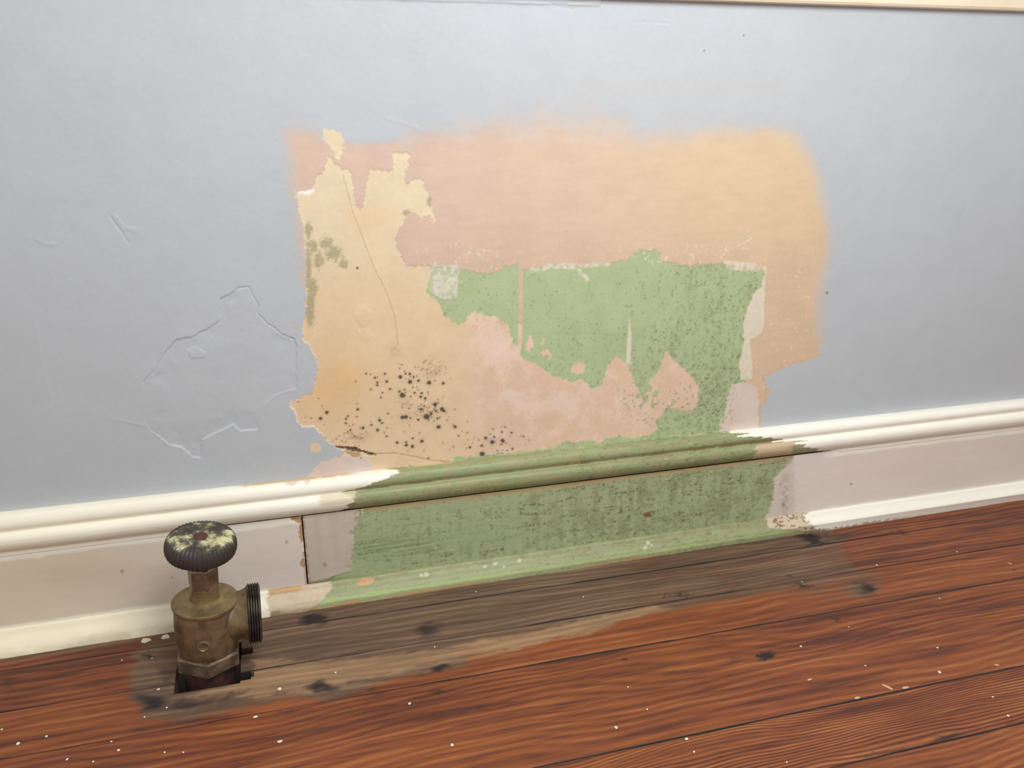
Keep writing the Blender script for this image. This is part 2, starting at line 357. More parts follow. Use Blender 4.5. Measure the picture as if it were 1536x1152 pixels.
# worn scatter of green over the pinkish plaster right of centre
sc = sstep(0.60, 0.66, n_fin * 0.75 + 0.25 * n_mid + 0.10 * np.exp(-ell(U, T, 985, 605, 70, 34) ** 2) - 0.06) * np.exp(-ell(U, T, 985, 600, 75, 40) ** 4)
mG = np.maximum(mG, 0.85 * sc * mP)
gr = np.tile(GREEN, (len(V), 1)) * (1 + 0.14 * (n_mid - 0.5) + 0.10 * (n_fin - 0.5))[:, None]
dirt = sstep(0.46, 0.72, n_fin * 0.45 + n_grain * .35 + n_streak * 0.2 + 0.10 * sstep(900, 1100, U) + 0.07 * sstep(440, 620, T) - 0.07)
gr = mix(gr, lin(132, 136, 98), dirt * 0.5)
gr = mix(gr, lin(110, 108, 78), (0.22 + .4 * sstep(960, 1080, U)) * sstep(0.64, 0.74, n_grain * .6 + n_fin * .4 + 0.07 * np.exp(-ell(U, T, 1075, 590, 45, 60) ** 2)))
c = mix(c, gr, mG)
# pale primer and scuffs
mW = np.zeros(len(V))
for i, p in enumerate(P_WHITE):
    dd = sdf(U + wu * (.5 if i != 2 else .2), T + wv * .5, p)
    mW = np.maximum(mW, sstep(1.5, -1.5, dd) * ((0.35 + 0.65 * sstep(0.40, 0.56, n_fin * 0.6 + n_streak * 0.4)) if i in (0, 3, 4) else 1.0))
for (ex, ey, rx, ry, k) in ((717, 383, 24, 10, .05), (1117, 372, 13, 28, .05), (640, 397, 26, 5, .06), (975, 385, 30, 14, .02), (1060, 380, 45, 14, 0.0)):
    mW = np.maximum(mW, 0.9 * sstep(0.60, 0.66, n_fin * 0.5 + n_grain * 0.5 + k) * np.exp(-ell(U, T, ex, ey, rx, ry) ** 4))
pal = np.tile(PALE, (len(V), 1)); pal = mix(pal, lin(222, 213, 190), sstep(690, 900, U))
c = mix(c, pal * (1 + 0.15 * (n_fin - 0.5))[:, None], mW * mP)
d = np.minimum(sdf(u, v, P_PRIMER), sdf(u, v, P_PRIMER2))
d = d + (n_streak - .5) * 10 * sstep(1110, 1090, U) * (U > 1000)
mR = sstep(1.2, -1.2, d) * mP
pr = np.tile(PRIMER, (len(V), 1)) * (1 + 0.12 * (n_mid - 0.5))[:, None]
pr = mix(pr, lin(168, 152, 128), 0.5 * sstep(0.55, 0.7, n_fin) * np.exp(-ell(U, T, 1090, 620, 18, 50) ** 2))
c = mix(c, pr, mR)
# peeled white rim of the lifted flake, pale rims along the torn blue edge
c = mix(c, lin(250, 244, 232), sstep(1, -1, sdf(U + wu * .4, T + wv * .4, [(443, 288), (452, 287), (462, 285), (472, 282), (472, 288), (462, 294), (452, 292)])))
c = mix(c, lin(240, 222, 200), 0.8 * sstep(1.6, 0.6, np.abs(dP)) * (U < 520) * (T > 592) * (T < 650))
c = mix(c, lin(214, 170, 118), 0.7 * sstep(2.2, 0.5, np.abs(dP)) * (U > 1120) * (T > 530))
# scuffs on peach
c = mix(c, lin(240, 214, 186), 0.6 * sstep(0.66, 0.70, n_grain * 0.5 + n_fin * 0.5) * mP * (1 - mPl) * (1 - mG) * sstep(330, 395, T))
# olive mildew along the left edge of the plaster
md = np.zeros(len(V))
for (ex, ey, rx, ry) in ((463, 345, 8, 18), (470, 370, 9, 14), (478, 390, 10, 20), (500, 380, 18, 16), (468, 430, 11, 22), (465, 470, 10, 28), (612, 320, 10, 7), (645, 302, 6, 10), (515, 395, 10, 10), (490, 365, 14, 14), (462, 400, 7, 60), (466, 450, 9, 50)):
    md = np.maximum(md, np.exp(-ell(U, T, ex, ey, rx, ry) ** 2))
md = sstep(0.50, 0.80, md * 0.55 + n_fin * 0.25 + n_grain * .36) * mPl
c = mix(c, lin(156, 152, 114), md * 0.72)
# black mould specks
rs = np.random.RandomState(3)
spots = []
for (sx, sy, r) in ((575, 463, 5), (600, 468, 3), (625, 485, 7), (636, 514, 7), (636, 528, 6), (692, 508, 8), (681, 464, 7), (602, 552, 5), (667, 573, 5), (660, 599, 6), (711, 551, 7), (770, 482, 11), (800, 462, 6), (826, 464, 8), (846, 483, 6),
                    (875, 504, 9), (783, 588, 16), (765, 566, 8), (905, 398, 5), (917, 385, 4), (893, 575, 7), (888, 596, 8), (912, 606, 8), (930, 579, 4), (852, 574, 7), (970, 640, 12), (975, 675, 8), (1010, 668, 13), (1024, 678, 8),
                    (920, 710, 18), (890, 668, 9), (945, 695, 9), (985, 720, 7), (828, 718, 6), (783, 714, 12), (800, 712, 12), (873, 728, 7), (650, 731, 9), (665, 746, 7), (602, 757, 6), (638, 788, 9), (555, 775, 9), (525, 668, 8), (468, 707, 6), (456, 722, 6),
                    (346, 686, 11), (310, 720, 10), (318, 649, 4), (298, 606, 4), (182, 624, 3), (485, 787, 6), (692, 822, 6), (752, 860, 9), (805, 873, 9), (803, 856, 6), (842, 836, 6), (895, 852, 10), (840, 882, 9), (1085, 768, 10), (1105, 820, 5),
                    (1360, 850, 13), (1310, 828, 6), (1240, 878, 8), (1172, 887, 6), (1262, 834, 9), (1300, 858, 12), (1355, 798, 6), (1412, 804, 6), (1477, 827, 5), (1464, 822, 4), (1242, 925, 14), (1415, 895, 6), (1385, 905, 4), (1328, 905, 4), (990, 770, 12), (1015, 518, 9), (935, 515, 13), (825, 510, 12), (520, 710, 4), (455, 748, 7), (880, 806, 4)):
    spots.append((400 + sx / 3.84, 440 + sy / 3.84, r / 3.84 * 0.95, 0.88))
for (ex, ey, sg, n, a) in ((645, 615, 14, 55, 0.8), (620, 565, 20, 30, 0.7), (600, 640, 50, 30, 0.7), (650, 555, 10, 26, 0.5), (735, 662, 32, 34, 0.65), (530, 655, 14, 22, 0.6), (480, 640, 22, 8, 0.5), (780, 655, 25, 10, .6)):
    for k in range(n): spots.append((ex + rs.randn() * sg, ey + rs.randn() * sg * 0.6, 0.6 + rs.rand() * 1.0, a * (0.5 + 0.5 * rs.rand())))
halo = np.zeros(len(V)); core = np.zeros(len(V))
near = np.where((U > 425) & (U < 830) & (T > 520) & (T < 705))[0]
Un, Tn = U[near] + wu[near] * .22, T[near] + wv[near] * .22
for (sx, sy, r, a) in spots:
    k = np.abs(Un - sx) < 12
    q = ell(Un[k], Tn[k], sx, sy, max(r, .8), max(r, .8) * 0.9)
    core[near[k]] = np.maximum(core[near[k]], a * sstep(1.35, 0.75, q)); halo[near[k]] = np.maximum(halo[near[k]], 0.35 * a * np.exp(-(q / 2.0) ** 2))
for (ex, ey, rx, ry, a) in ((650, 552, 16, 18, .4), (535, 655, 18, 9, .55), (640, 620, 24, 16, .28), (607, 606, 14, 8, .4), (738, 662, 14, 7, .35), (592, 527, 8, 10, .35), (505, 662, 14, 5, .4), (610, 625, 16, 10, .3)):
    halo = np.maximum(halo, a * np.exp(-ell(U, T, ex, ey, rx, ry) ** 2) * sstep(0.35, 0.65, n_fin))
c = mix(c, lin(120, 100, 78), halo * mPl * .9); c = mix(c, lin(64, 54, 42), core * np.maximum(mPl, .0))
c = mix(c, lin(78, 68, 52), 0.9 * sstep(1.3, .7, ell(U, T, 536, 402, 2.0, 1.8)))
# --- cracks (real grooves) and relief
H = np.zeros(len(V))                                  # millimetres towards the room
H += 0.50 * (1 - mP) + 0.38 * mP * (1 - mPl) * (1 - mG) + 0.12 * mG * (1 - mPl) + 0.02 * mPl
H = np.where(mR > .5, 0.35, H)
crack = [(504, 670), (513, 672), (522, 673.5), (534, 674.5), (541, 677), (552, 680), (564, 681.5)]
dc = pdist(U + wu * .6, T + wv * .7, crack)
wid = 0.6 + 1.9 * np.exp(-((U - 530) / 16) ** 2) + 1.1 * np.exp(-((U - 554) / 10) ** 2)
mk = sstep(wid + 0.8, wid - 0.4, dc)
H -= 1.6 * mk; c = mix(c, lin(96, 62, 38), mk * .9)
m2 = sstep(1, -1, sdf(U + wu * .4, T + wv * .4, [(517, 676), (541, 680), (538, 686), (530, 687), (522, 682)]))
c = mix(c, lin(176, 140, 98), m2 * .8); H -= 0.6 * m2
hair = pdist(U + wu * .3, T + wv * .3, [(564, 681), (590, 680), (616, 684), (650, 691), (676, 693)])
mk = sstep(1.1, .3, hair); c = mix(c, lin(160, 118, 80), mk * .6); H -= .35 * mk
tape = pdist(U + wu * .25, T + wv * .25, [(514, 262), (517, 274), (528, 316), (546, 363), (562, 404), (580, 441), (593, 479), (597, 518)])
mk = sstep(1.3, .3, tape); c = mix(c, lin(196, 158, 114), mk * .55 * (0.4 + n_mid)); H -= 0.22 * mk; H += 0.12 * sstep(9, 1, tape)
H += 0.35 * sstep(1.3, 0.6, ell(U + wu, T + wv, 545, 475, 11, 17)) + 0.3 * sstep(1.3, 0.5, ell(U + wu, T + wv, 547, 502, 10, 10))
# old skim-coat edge telegraphing through the blue paint at the left
SK = [(442, 509), (422, 500), (401, 485), (386, 470), (388, 458), (379, 443), (373, 430), (357, 432), (348, 440), (330, 448), (329, 460), (329, 482), (310, 494), (289, 505), (264, 510), (248, 528),
      (234, 553), (214, 573), (218, 596), (215, 631), (230, 649), (253, 666), (274, 672), (289, 686), (301, 687), (304, 659), (351, 637), (360, 647), (386, 644), (395, 607), (417, 591), (437, 585), (470, 570)]
ds = sdf(U + wu * .3, T + wv * .3, SK)
amp = 0.16 + 0.6 * sstep(0.40, 0.62, fbm(X * 28, Z * 28, 31)) + 0.35 * np.exp(-ell(U, T, 255, 665, 50, 25) ** 2)
H -= amp * sstep(0.9, -0.9, ds) * (0.25 + 0.75 * sstep(-38, -2, ds)) * (ds < 30) * (U < 445)
for ln, k in ((SK[:9], .5), (SK[11:18], .3), (SK[20:25], -.35), (SK[25:29], -.3), (SK[29:32], -.3)):
    H -= k * sstep(1.5, .3, pdist(U + wu * .35, T + wv * .35, ln)) * (U < 450)
H += 0.3 * sstep(3, 0, pdist(U, T, [(148, 627), (180, 630), (215, 638)])) * sstep(140, 215, U)
H += 0.4 * sstep(1.6, -1.6, sdf(U, T, [(280, 526), (293, 519), (309, 529), (307, 536), (287, 537)]))
H -= 0.3 * sstep(2.4, .4, pdist(U, T, [(166, 325), (178, 342), (193, 364)]))
H += 0.22 * sstep(6.0, 1, pdist(U, T, [(172, 324), (186, 342), (203, 345)]))
H += 0.22 * sstep(4.0, 1, pdist(U, T, [(55, 359), (68, 366), (84, 366)]))
H += 0.12 * sstep(4.0, 1, pdist(U, T, [(580, 178), (600, 183), (625, 191)]))
for ln in ([(800, -2), (822, 4), (835, 10), (858, 15)], [(950, 34), (980, 33), (1005, 36)], [(1475, 230), (1468, 262), (1461, 300)]): H -= 0.22 * sstep(1.6, .4, pdist(U + wu * .2, T + wv * .2, ln))
# ragged caulk bead along the top, under the sill apron
H += 1.3 * sstep(2.0, -2.0, np.abs(Z - 0.5605 - 0.0018 * (n_mid - .5)) * 1000 - 1.6) * (U < 900) * (U > 440)
# roller and plaster undulation
H += 0.55 * (fbm(X * 9, Z * 9, 41, 3) - .5) + 0.28 * (n_mid - .5) + 0.10 * (n_fin - .5) * (1 - mPl * .3)
# dents and fly specks
for (sx, sy, r) in ((1240, 439, 2.2), (1056, 76, 1.6), (1115, 53, 1.6), (1470, 261, 2)):
    c = mix(c, lin(110, 100, 92), 0.7 * sstep(1.3, .6, ell(U, T, sx, sy, r, r)))
fine = (X > -0.199) & (X < 0.729) & (Z > 0.12) & (Z < 0.5655)
V[:, 1] = -np.where(fine, H, 0.5) / 1000.0
N = grid_normals(V, nx, nz, 1.0)
if N[len(N) // 2, 1] > 0: N = -N
Fq = grid_faces(nx, nz)
lab = np.zeros(len(V), int)
lab[mP > .5] = 1; lab[mPl > .5] = 2; lab[mG > .5] = 3; lab[(mR > .5)] = 4
lab[mW * mP > .6] = np.where(lab[mW * mP > .6] == 3, 4, lab[mW * mP > .6])
fl = lab[Fq[:, 0]]
wall = mesh_from('wall_back', V, Fq[fl == 0], M_wall, c, N)
tag(wall, 'pale blue painted plaster wall with a large peeled patch of older paint', 'wall', kind='structure')
for k, nm, lb in ((1, 'peach_paint_patch', 'sanded peach coat showing through the blue'), (2, 'bare_plaster_patch', 'bare cream plaster speckled with black mould'),
                  (3, 'green_paint_patch', 'old sage green paint layer with ragged lower edge'), (4, 'primer_patch', 'pale primer smears beside the green layer')):
    o = mesh_from(nm, V, Fq[fl == k], M_wall, c, N, wall); o['label'] = lb

#@@BASE
# ================================================================== BASEBOARD
bxs = lines(-1.3, 1.9, -0.27, 0.89, 0.0011, 0.02)
XL, XR = None, None
def rows(pts, step=0.0009):
    """(y mm, v at u=20, v at u=1500) -> ruled strip: arrays y[k], z_left[k], z_right[k], x_left, x_right"""
    out = []
    for (y, v0, v1) in pts:
        a = on_wall(20, v0, y / 1000.0); b = on_wall(1500, v1, y / 1000.0); out.append((y / 1000.0, a[0], a[2], b[0], b[2]))
    o = np.array(out); seg = np.hypot(np.diff(o[:, 0]), np.diff(o[:, 2])); s = np.concatenate([[0], np.cumsum(seg)])
    # smooth (Catmull-Rom) resample so that the beads read as rounded
    n = max(4, int(s[-1] / step)); t = np.linspace(0, s[-1], n)
    res = np.stack([np.interp(t, s, o[:, i]) for i in range(5)], 1)
    if len(pts) > 3:
        for _ in range(3):
            q = res.copy(); q[1:-1] = (res[:-2] + 2 * res[1:-1] + res[2:]) / 4; res = q
    return res
def strip(res, xs_, ybot=None):
    nxx = len(xs_); ny = len(res)
    Vv = np.zeros((ny, nxx, 3)); Vv[:, :, 0] = xs_[None, :]
    for k in range(ny):
        y, xa, za, xb, zb = res[k]
        Vv[k, :, 1] = y; Vv[k, :, 2] = za + (zb - za) * (xs_ - xa) / (xb - xa)
    return Vv.reshape(-1, 3), nxx, ny
WHITE = lin(246, 242, 228); LILAC = lin(226, 214, 204); BGREEN = lin(166, 180, 138); SGREEN = lin(166, 176, 128); BEIGE = lin(204, 188, 158)
OCHRE = lin(206, 164, 112); GPRIM = lin(196, 184, 168); DIRT = lin(92, 84, 58); BROWN = lin(120, 90, 62)

def paint_common(V):
    U, T = trace(V); bh = ((V - CAM) @ RW)[:, 2] > -0.05; U[bh] = 1e5
    X, Z = V[:, 0], V[:, 2] + V[:, 1] * 0.9
    n = dict(mid=fbm(X * 55, Z * 90, 51), fin=fbm(X * 260, Z * 320, 52), gr=fbm(X * 620, Z * 700, 53, 3), hor=fbm(X * 22, Z * 420, 54), ver=fbm(X * 190, Z * 26, 55), big=fbm(X * 11, Z * 20, 56))
    wu = (fbm(X * 200, Z * 260, 57) - .5) * 16 + (n['gr'] - .5) * 5; wv = (fbm(X * 200, Z * 260, 58) - .5) * 5
    return U, T, X, Z, n, wu, wv
def green_dirt(g, U, T, n, k=0.0, vk='hor'):
    g = g * (1 + 0.20 * (n['mid'] - .5) + 0.16 * (n['fin'] - .5))[:, None]
    zone = 0.10 * np.exp(-((U - 1000) / 190) ** 2) + k
    g = mix(g, lin(130, 130, 94), 0.6 * sstep(0.48, 0.68, n[vk] * .28 + n['fin'] * .3 + n['mid'] * .3 + n['gr'] * .12 + zone))
    g = mix(g, lin(98, 92, 66), 0.6 * sstep(0.66, 0.78, n['fin'] * .55 + n['gr'] * .45 + zone * .6))
    g = mix(g, lin(170, 180, 140), 0.35 * sstep(0.6, 0.75, n['mid'] * .5 + n['hor'] * .5))
    return g

base = empty('baseboard_back'); tag(base, 'white and lilac wooden baseboard stripped to old green paint in the middle', 'baseboard', kind='structure')

# --- cap moulding: upper bead, groove, lower bead
CAP = [(2, 766, 601.5), (0, 765, 601), (-4, 768, 603), (-8, 772, 605.8), (-11, 778, 609.2), (-13, 786, 613.8), (-13.2, 792, 617.5), (-11.2, 795.8, 620.3), (-10.8, 797.5, 621.6), (-12, 799.5, 623), (-15, 803, 626), (-17, 810, 631), (-17.2, 817, 636), (-15.5, 822.5, 640), (-12, 826, 643), (-6, 827, 643.6)]
V, nxx, ny = strip(rows(CAP), bxs)
U, T, X, Z, n, wu, wv = paint_common(V)
depth = np.repeat(np.linspace(0, 1, ny), nxx)                 # 0 top .. 1 bottom
yprof = V[:, 1]
c = np.tile(WHITE, (len(V), 1)); c = mix(c, lin(247, 238, 208), sstep(620, 100, U) * .45)
gz = 0.445 + 0 * depth                                         # groove position along the profile
kk = rows(CAP); zi = np.argmax(np.where((np.arange(ny) > ny * .25) & (np.arange(ny) < ny * .7), kk[:, 0], -1)); gpos = zi / (ny - 1)
up = depth < gpos
eL = np.where(up, np.interp(depth, [0, gpos * .45, gpos * .8, gpos], [584, 599, 560, 512]), np.interp(depth, [gpos, gpos + .06, gpos + .2, gpos + .33, 1], [512, 520, 534, 522, 508]))
eR = np.where(up, np.interp(depth, [0, gpos * .3, gpos * .6, gpos], [1078, 1100, 1118, 1175]), np.interp(depth, [gpos, gpos + .1, 1], [1178, 1190, 1238]))
stri = (n['hor'] - .5) * 46
mG = sstep(-1.5, 1.5, U + wu + stri * .6 - eL) * sstep(1.5, -1.5, U + wu + stri * 1.6 - eR)
g = np.tile(lin(156, 158, 116), (len(V), 1)); g = mix(g, lin(146, 162, 116), sstep(.4, .6, n['mid'])); g = green_dirt(g, U, T, n, -.01)
g = mix(g, lin(150, 138, 96), 0.55 * sstep(.5, .68, n['hor'] * .7 + n['mid'] * .3))
g = mix(g, lin(196, 176, 132), 0.8 * sstep(.68, .74, n['hor'] * .6 + n['gr'] * .4))
g = mix(g, lin(126, 84, 52), 0.6 * sstep(.04, .01, np.abs(depth - gpos)) * sstep(.4, .6, n['mid']))
c = mix(c, g, mG)
mb = sstep(-2, 2, U + wu - 1133) * sstep(2, -2, U + wu - 1190) * (depth > gpos + .05) * sstep(.98, .86, depth)
c = mix(c, BEIGE * np.array([1, .93, .85]), mb * .9)
mb = sstep(-2, 2, U + wu - 480) * sstep(2, -2, U + wu - 534) * (depth > gpos) * (depth < gpos + .22)
c = mix(c, lin(216, 206, 172), mb * .75)
# worn ochre line and gap where the cap meets the wall
ml = sstep(.15, .10, depth + (n['mid'] - .5) * .04) * sstep(350, 380, U + wu) * sstep(560, 500, U + wu) * sstep(.36, .5, n['mid'] + .12); c = mix(c, lin(210, 172, 116), ml * .85)
ml = sstep(.13, .09, depth) * sstep(.48, .62, n['mid']) * sstep(560, 600, U) * sstep(1110, 1060, U); c = mix(c, lin(206, 184, 138), ml * .8)
c = mix(c, BEIGE, 0.6 * sstep(.62, .70, n['fin']) * mG * 0 + 0.5 * sstep(1.2, .8, ell(U, T, 437, 723, 9, 6)) + 0.5 * sstep(1.2, .8, ell(U, T, 461, 722, 4, 5)))
V[:, 1] += mG * 0.0005 + (n['fin'] - .5) * 0.0003 * mG + (n['big'] - .5) * 0.0006
# caulked shut towards both ends, open in the stripped middle
shut = np.maximum(sstep(1225, 1260, U), sstep(345, 310, U)) * sstep(.90, .93, depth)
V[:, 1] = V[:, 1] * (1 - shut) + np.minimum(V[:, 1], -0.0106) * shut; V[:, 2] -= 0.0012 * shut * sstep(.95, 1, depth)
capN = grid_normals(V, nxx, ny)
if capN[(ny // 2) * nxx + nxx // 2, 1] > 0: capN = -capN
Fq = grid_faces(nxx, ny); fl = (mG > .5)[Fq[:, 0]]
cap = mesh_from('cap_moulding', V, Fq[~fl], M_base, c, capN, base); cap['label'] = 'glossy white double bead moulding along the top'
o = mesh_from('green_paint_patch', V, Fq[fl], M_base, c, capN, cap); o['label'] = 'stripped stretch of olive green moulding'

# --- flat boards, two lengths meeting at an open joint
jx = on_wall(457.5, 828, -0.010)[0]
BRD = [(-10.0, 827.6, 645.0), (-10.0, 940.6, 726.5)]
for side in (0, 1):
    bx = np.concatenate([bxs[bxs < jx - 0.0014], [jx - 0.0007]]) if side == 0 else np.concatenate([[jx + 0.0007], bxs[bxs > jx + 0.0014]])
    V, nxx, ny = strip(rows(BRD, 0.0008), bx)
    U, T, X, Z, n, wu, wv = paint_common(V); depth = np.repeat(np.linspace(0, 1, ny), nxx)
    c = np.tile(LILAC, (len(V), 1)); c = mix(c, lin(222, 210, 184), sstep(450, 0, U) * .9); c *= (1 + .05 * (n['big'] - .5))[:, None]
    # white lapping down from the cap
    lap = sstep(.125, .085, depth + (n['mid'] - .5) * .05)
    c = mix(c, WHITE * .97, lap * (1 - sstep(1255, 1225, U) * sstep(440, 470, U)))
    low = sstep(.955, .985, depth + (n['mid'] - .5) * .04)
    c = mix(c, WHITE * .97, low * (1 - sstep(1225, 1200, U) * sstep(395, 420, U)))
    mG = np.zeros(len(V))
    if side == 1:
        eL = np.interp(depth, [0, .1, .9, 1], [540, 535, 518, 470]); eR = np.interp(depth, [0, .12, .35, .7, 1], [1192, 1186, 1160, 1160, 1149])
        mG = sstep(-4, 4, U + wu + (n['ver'] - .5) * 26 - eL) * sstep(3, -3, U + wu * .6 - eR)
        pr = np.tile(GPRIM, (len(V), 1)) * (1 + .18 * (n['ver'] - .5) + .1 * (n['mid'] - .5))[:, None]
        c = mix(c, pr, sstep(545, 535, U) * .9 + sstep(1195, 1188, U + wu) * sstep(1145, 1150, U) * .45)
        g = np.tile(BGREEN, (len(V), 1)); g = green_dirt(g, U, T, n, 0.0, 'ver')
        g = mix(g, lin(108, 112, 78), 0.5 * np.exp(-ell(U, T, 600, 820, 70, 14) ** 2) * sstep(.4, .6, n['hor']))
        g = mix(g, lin(96, 90, 64), 0.6 * sstep(.62, .72, n['hor'] * .6 + n['gr'] * .4))
        c = mix(c, g, mG)
        # beige wear line under the moulding
        wl_ = sstep(.075, .045, depth + (n['mid'] - .5) * .05) * mG; c = mix(c, lin(182, 158, 118), wl_ * .75)
        c = mix(c, lin(134, 86, 54), sstep(1.2, .7, ell(U + wu * .3, T + wv, 972, 773, 6, 4)) * .9)
        c = mix(c, lin(208, 162, 108), sstep(1.2, .8, ell(U + wu * .5, T, 552, 868, 0.1, .1)))
        c = mix(c, lin(110, 104, 72), .7 * sstep(.93, .99, depth + (n['mid'] - .5) * .06) * sstep(560, 470, U))
        c = mix(c, lin(140, 128, 112), .45 * np.exp(-ell(U, T, 1178, 740, 6, 40) ** 2) * sstep(.4, .6, n['fin']))
    else:
        # chips beside the joint, stain
        for (ex, ey, rx, ry) in ((450, 781, 9, 4), (452, 800, 4, 14), (455, 845, 4, 7), (436, 884, 9, 3), (443, 779, 8, 3)):
            k = sstep(1.15, .9, ell(U + wu * .25, T + wv * .5, ex, ey, rx, ry)); c = mix(c, lin(190, 154, 116), k); V[:, 1] += k * .0006
        c = mix(c, lin(196, 174, 142), .35 * np.exp(-ell(U, T, 130, 860, 120, 30) ** 2))
    c = mix(c, lin(150, 120, 92), .8 * sstep(.0035, .0008, np.abs(X - jx)) * sstep(.42, .56, n['fin'] + .05))
    for (sx, sy, r) in ((183, 857, 3), (1277, 726, 2.2), (1171, 727, 2.2), (1175, 757, 3), (258, 866, 1.8), (430, 813, 2.5), (487, 847, 3)):
        c = mix(c, lin(128, 112, 100), .55 * sstep(1.3, .6, ell(U, T, sx, sy, r, r)))
    V[:, 1] += mG * .0005 + (n['fin'] - .5) * .0004 * mG + (n['big'] - .5) * .0005
    V[:, 1] += .0012 * sstep(.0012, 0, np.abs(X - jx))
    N = grid_normals(V, nxx, ny)
    if N[(ny // 2) * nxx + nxx // 2, 1] > 0: N = -N
    # return edge into the joint
    Fq = grid_faces(nxx, ny); fl = (mG > .5)[Fq[:, 0]]
    b = mesh_from('board', V, Fq[~fl], M_base, c, N, base)
    b['label'] = 'lilac painted board left of the open joint' if side == 0 else 'lilac board stripped to green paint right of the joint'
    if fl.any():
        o = mesh_from('green_paint_patch', V, Fq[fl], M_base, c, N, b); o['label'] = 'mouldy sage green stretch of board'

# --- shoe moulding on the floor
fa, fb = on_floor(20, 985.5), on_floor(1500, 755.5)
SH = [(-7.0, 939.5, 725.5), (-10.5, 940.6, 726.5), (-12.5, 944, 729), (-14.5, 951, 733.5), (-17, 957, 737.5), (-20, 962, 741.5), (-22.5, 968, 746)]
res = rows(SH)
tail = 12
V0, nxx, ny0 = strip(res, bxs)
last = V0.reshape(ny0, nxx, 3)[-1]
yb = fa[1] + (fb[1] - fa[1]) * (bxs - fa[0]) / (fb[0] - fa[0])
ext = []
for k in range(1, tail + 1):
    t = k / tail; q = last.copy(); q[:, 2] = last[:, 2] * (1 - t); q[:, 1] = last[:, 1] * (1 - t ** .85) + yb * t ** .85; ext.append(q)
V = np.concatenate([V0] + ext, 0); ny = ny0 + tail
U, T, X, Z, n, wu, wv = paint_common(V); depth = np.repeat(np.linspace(0, 1, ny), nxx)
c = np.tile(WHITE, (len(V), 1)); c = mix(c, lin(244, 232, 196), sstep(620, 100, U) * .7)
c = mix(c, lin(176, 166, 128), .55 * sstep(.62, .95, depth + (n['mid'] - .5) * .5) * sstep(500, 250, U))
eL = np.interp(depth, [0, .4, 1], [500, 495, 468]); eR = np.interp(depth, [0, .5, .8, 1], [1150, 1152, 1200, 1222])
mid = sstep(-3, 3, U + wu - 402) * sstep(3, -3, U + wu * 1.2 - np.interp(depth, [0, .4, .75, 1], [1212, 1208, 1222, 1238]))
pr = np.tile(BEIGE, (len(V), 1)) * (1 + .25 * (n['fin'] - .5))[:, None]
pr = mix(pr, OCHRE, sstep(.34, .26, depth + (n['mid'] - .5) * .1) * sstep(470, 455, U)); pr = mix(pr, lin(216, 196, 170), sstep(.4, .6, n['mid']) * .5)
pr = mix(pr, BROWN, .8 * sstep(.56, .66, n['fin']) * sstep(1130, 1160, U))
pr = mix(pr, BROWN, .75 * sstep(.78, .95, depth + (n['mid'] - .5) * .3))
c = mix(c, pr, mid)
mG = sstep(-3, 3, U + wu - eL) * sstep(3, -3, U + wu - eR)
g = np.tile(lin(156, 162, 118), (len(V), 1)); g = mix(g, lin(150, 142, 104), .6 * sstep(.42, .6, n['mid']) * sstep(.6, .4, depth)); g = green_dirt(g, U, T, n, -.02)
g = mix(g, lin(186, 206, 142), .75 * sstep(.10, .04, np.abs(depth - .74) + (n['mid'] - .5) * .06))
g = mix(g, lin(186, 164, 122), .8 * sstep(.13, .07, depth + (n['mid'] - .5) * .08))
g = mix(g, lin(178, 138, 92), .8 * sstep(.88, .95, depth + (n['mid'] - .5) * .25) * sstep(.42, .56, n['big'] + .02))
g = mix(g, lin(208, 162, 108), sstep(1.2, .85, ell(U + wu * .5, T + wv * .6, 548, 873, 13, 4.5, -.3)))
for (sx, sy, r) in ((743, 846, 3), (779, 841, 3), (728, 850, 2.5), (756, 850, 2), (968, 822, 3), (978, 818, 2), (972, 815, 3), (640, 862, 4), (632, 863, 3)): g = mix(g, lin(200, 206, 170), .8 * sstep(1.2, .7, ell(U + wu * .2, T + wv * .2, sx, sy, r, r)))
c = mix(c, g, mG)
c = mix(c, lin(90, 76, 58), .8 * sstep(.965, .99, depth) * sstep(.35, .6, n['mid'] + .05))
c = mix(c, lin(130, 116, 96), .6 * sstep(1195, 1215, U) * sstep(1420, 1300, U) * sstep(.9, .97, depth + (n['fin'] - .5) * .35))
V[:, 1] += mG * .0005 + (n['fin'] - .5) * .0005 * np.maximum(mG, mid)
N = grid_normals(V, nxx, ny)
if N[(ny // 2) * nxx + nxx // 2, 1] > 0: N = -N
Fq = grid_faces(nxx, ny); fl = (mG > .5)[Fq[:, 0]]
sh = mesh_from('shoe_moulding', V, Fq[~fl], M_base, c, N, base); sh['label'] = 'white shoe moulding resting on the floor'
o = mesh_from('green_paint_patch', V, Fq[fl], M_base, c, N, sh); o['label'] = 'pale green worn stretch of shoe moulding'
# solid timber behind the faces, dark inside the joint
bm = bmesh.new()
bmesh.ops.create_cube(bm, size=1, matrix=Matrix.Translation((0.3, -0.0035, 0.060)) @ Matrix.Diagonal((3.19, 0.006, 0.118, 1)))
bm_obj('backing_board', bm, simple('old_timber', tuple(lin(60, 42, 30)), .8), base)

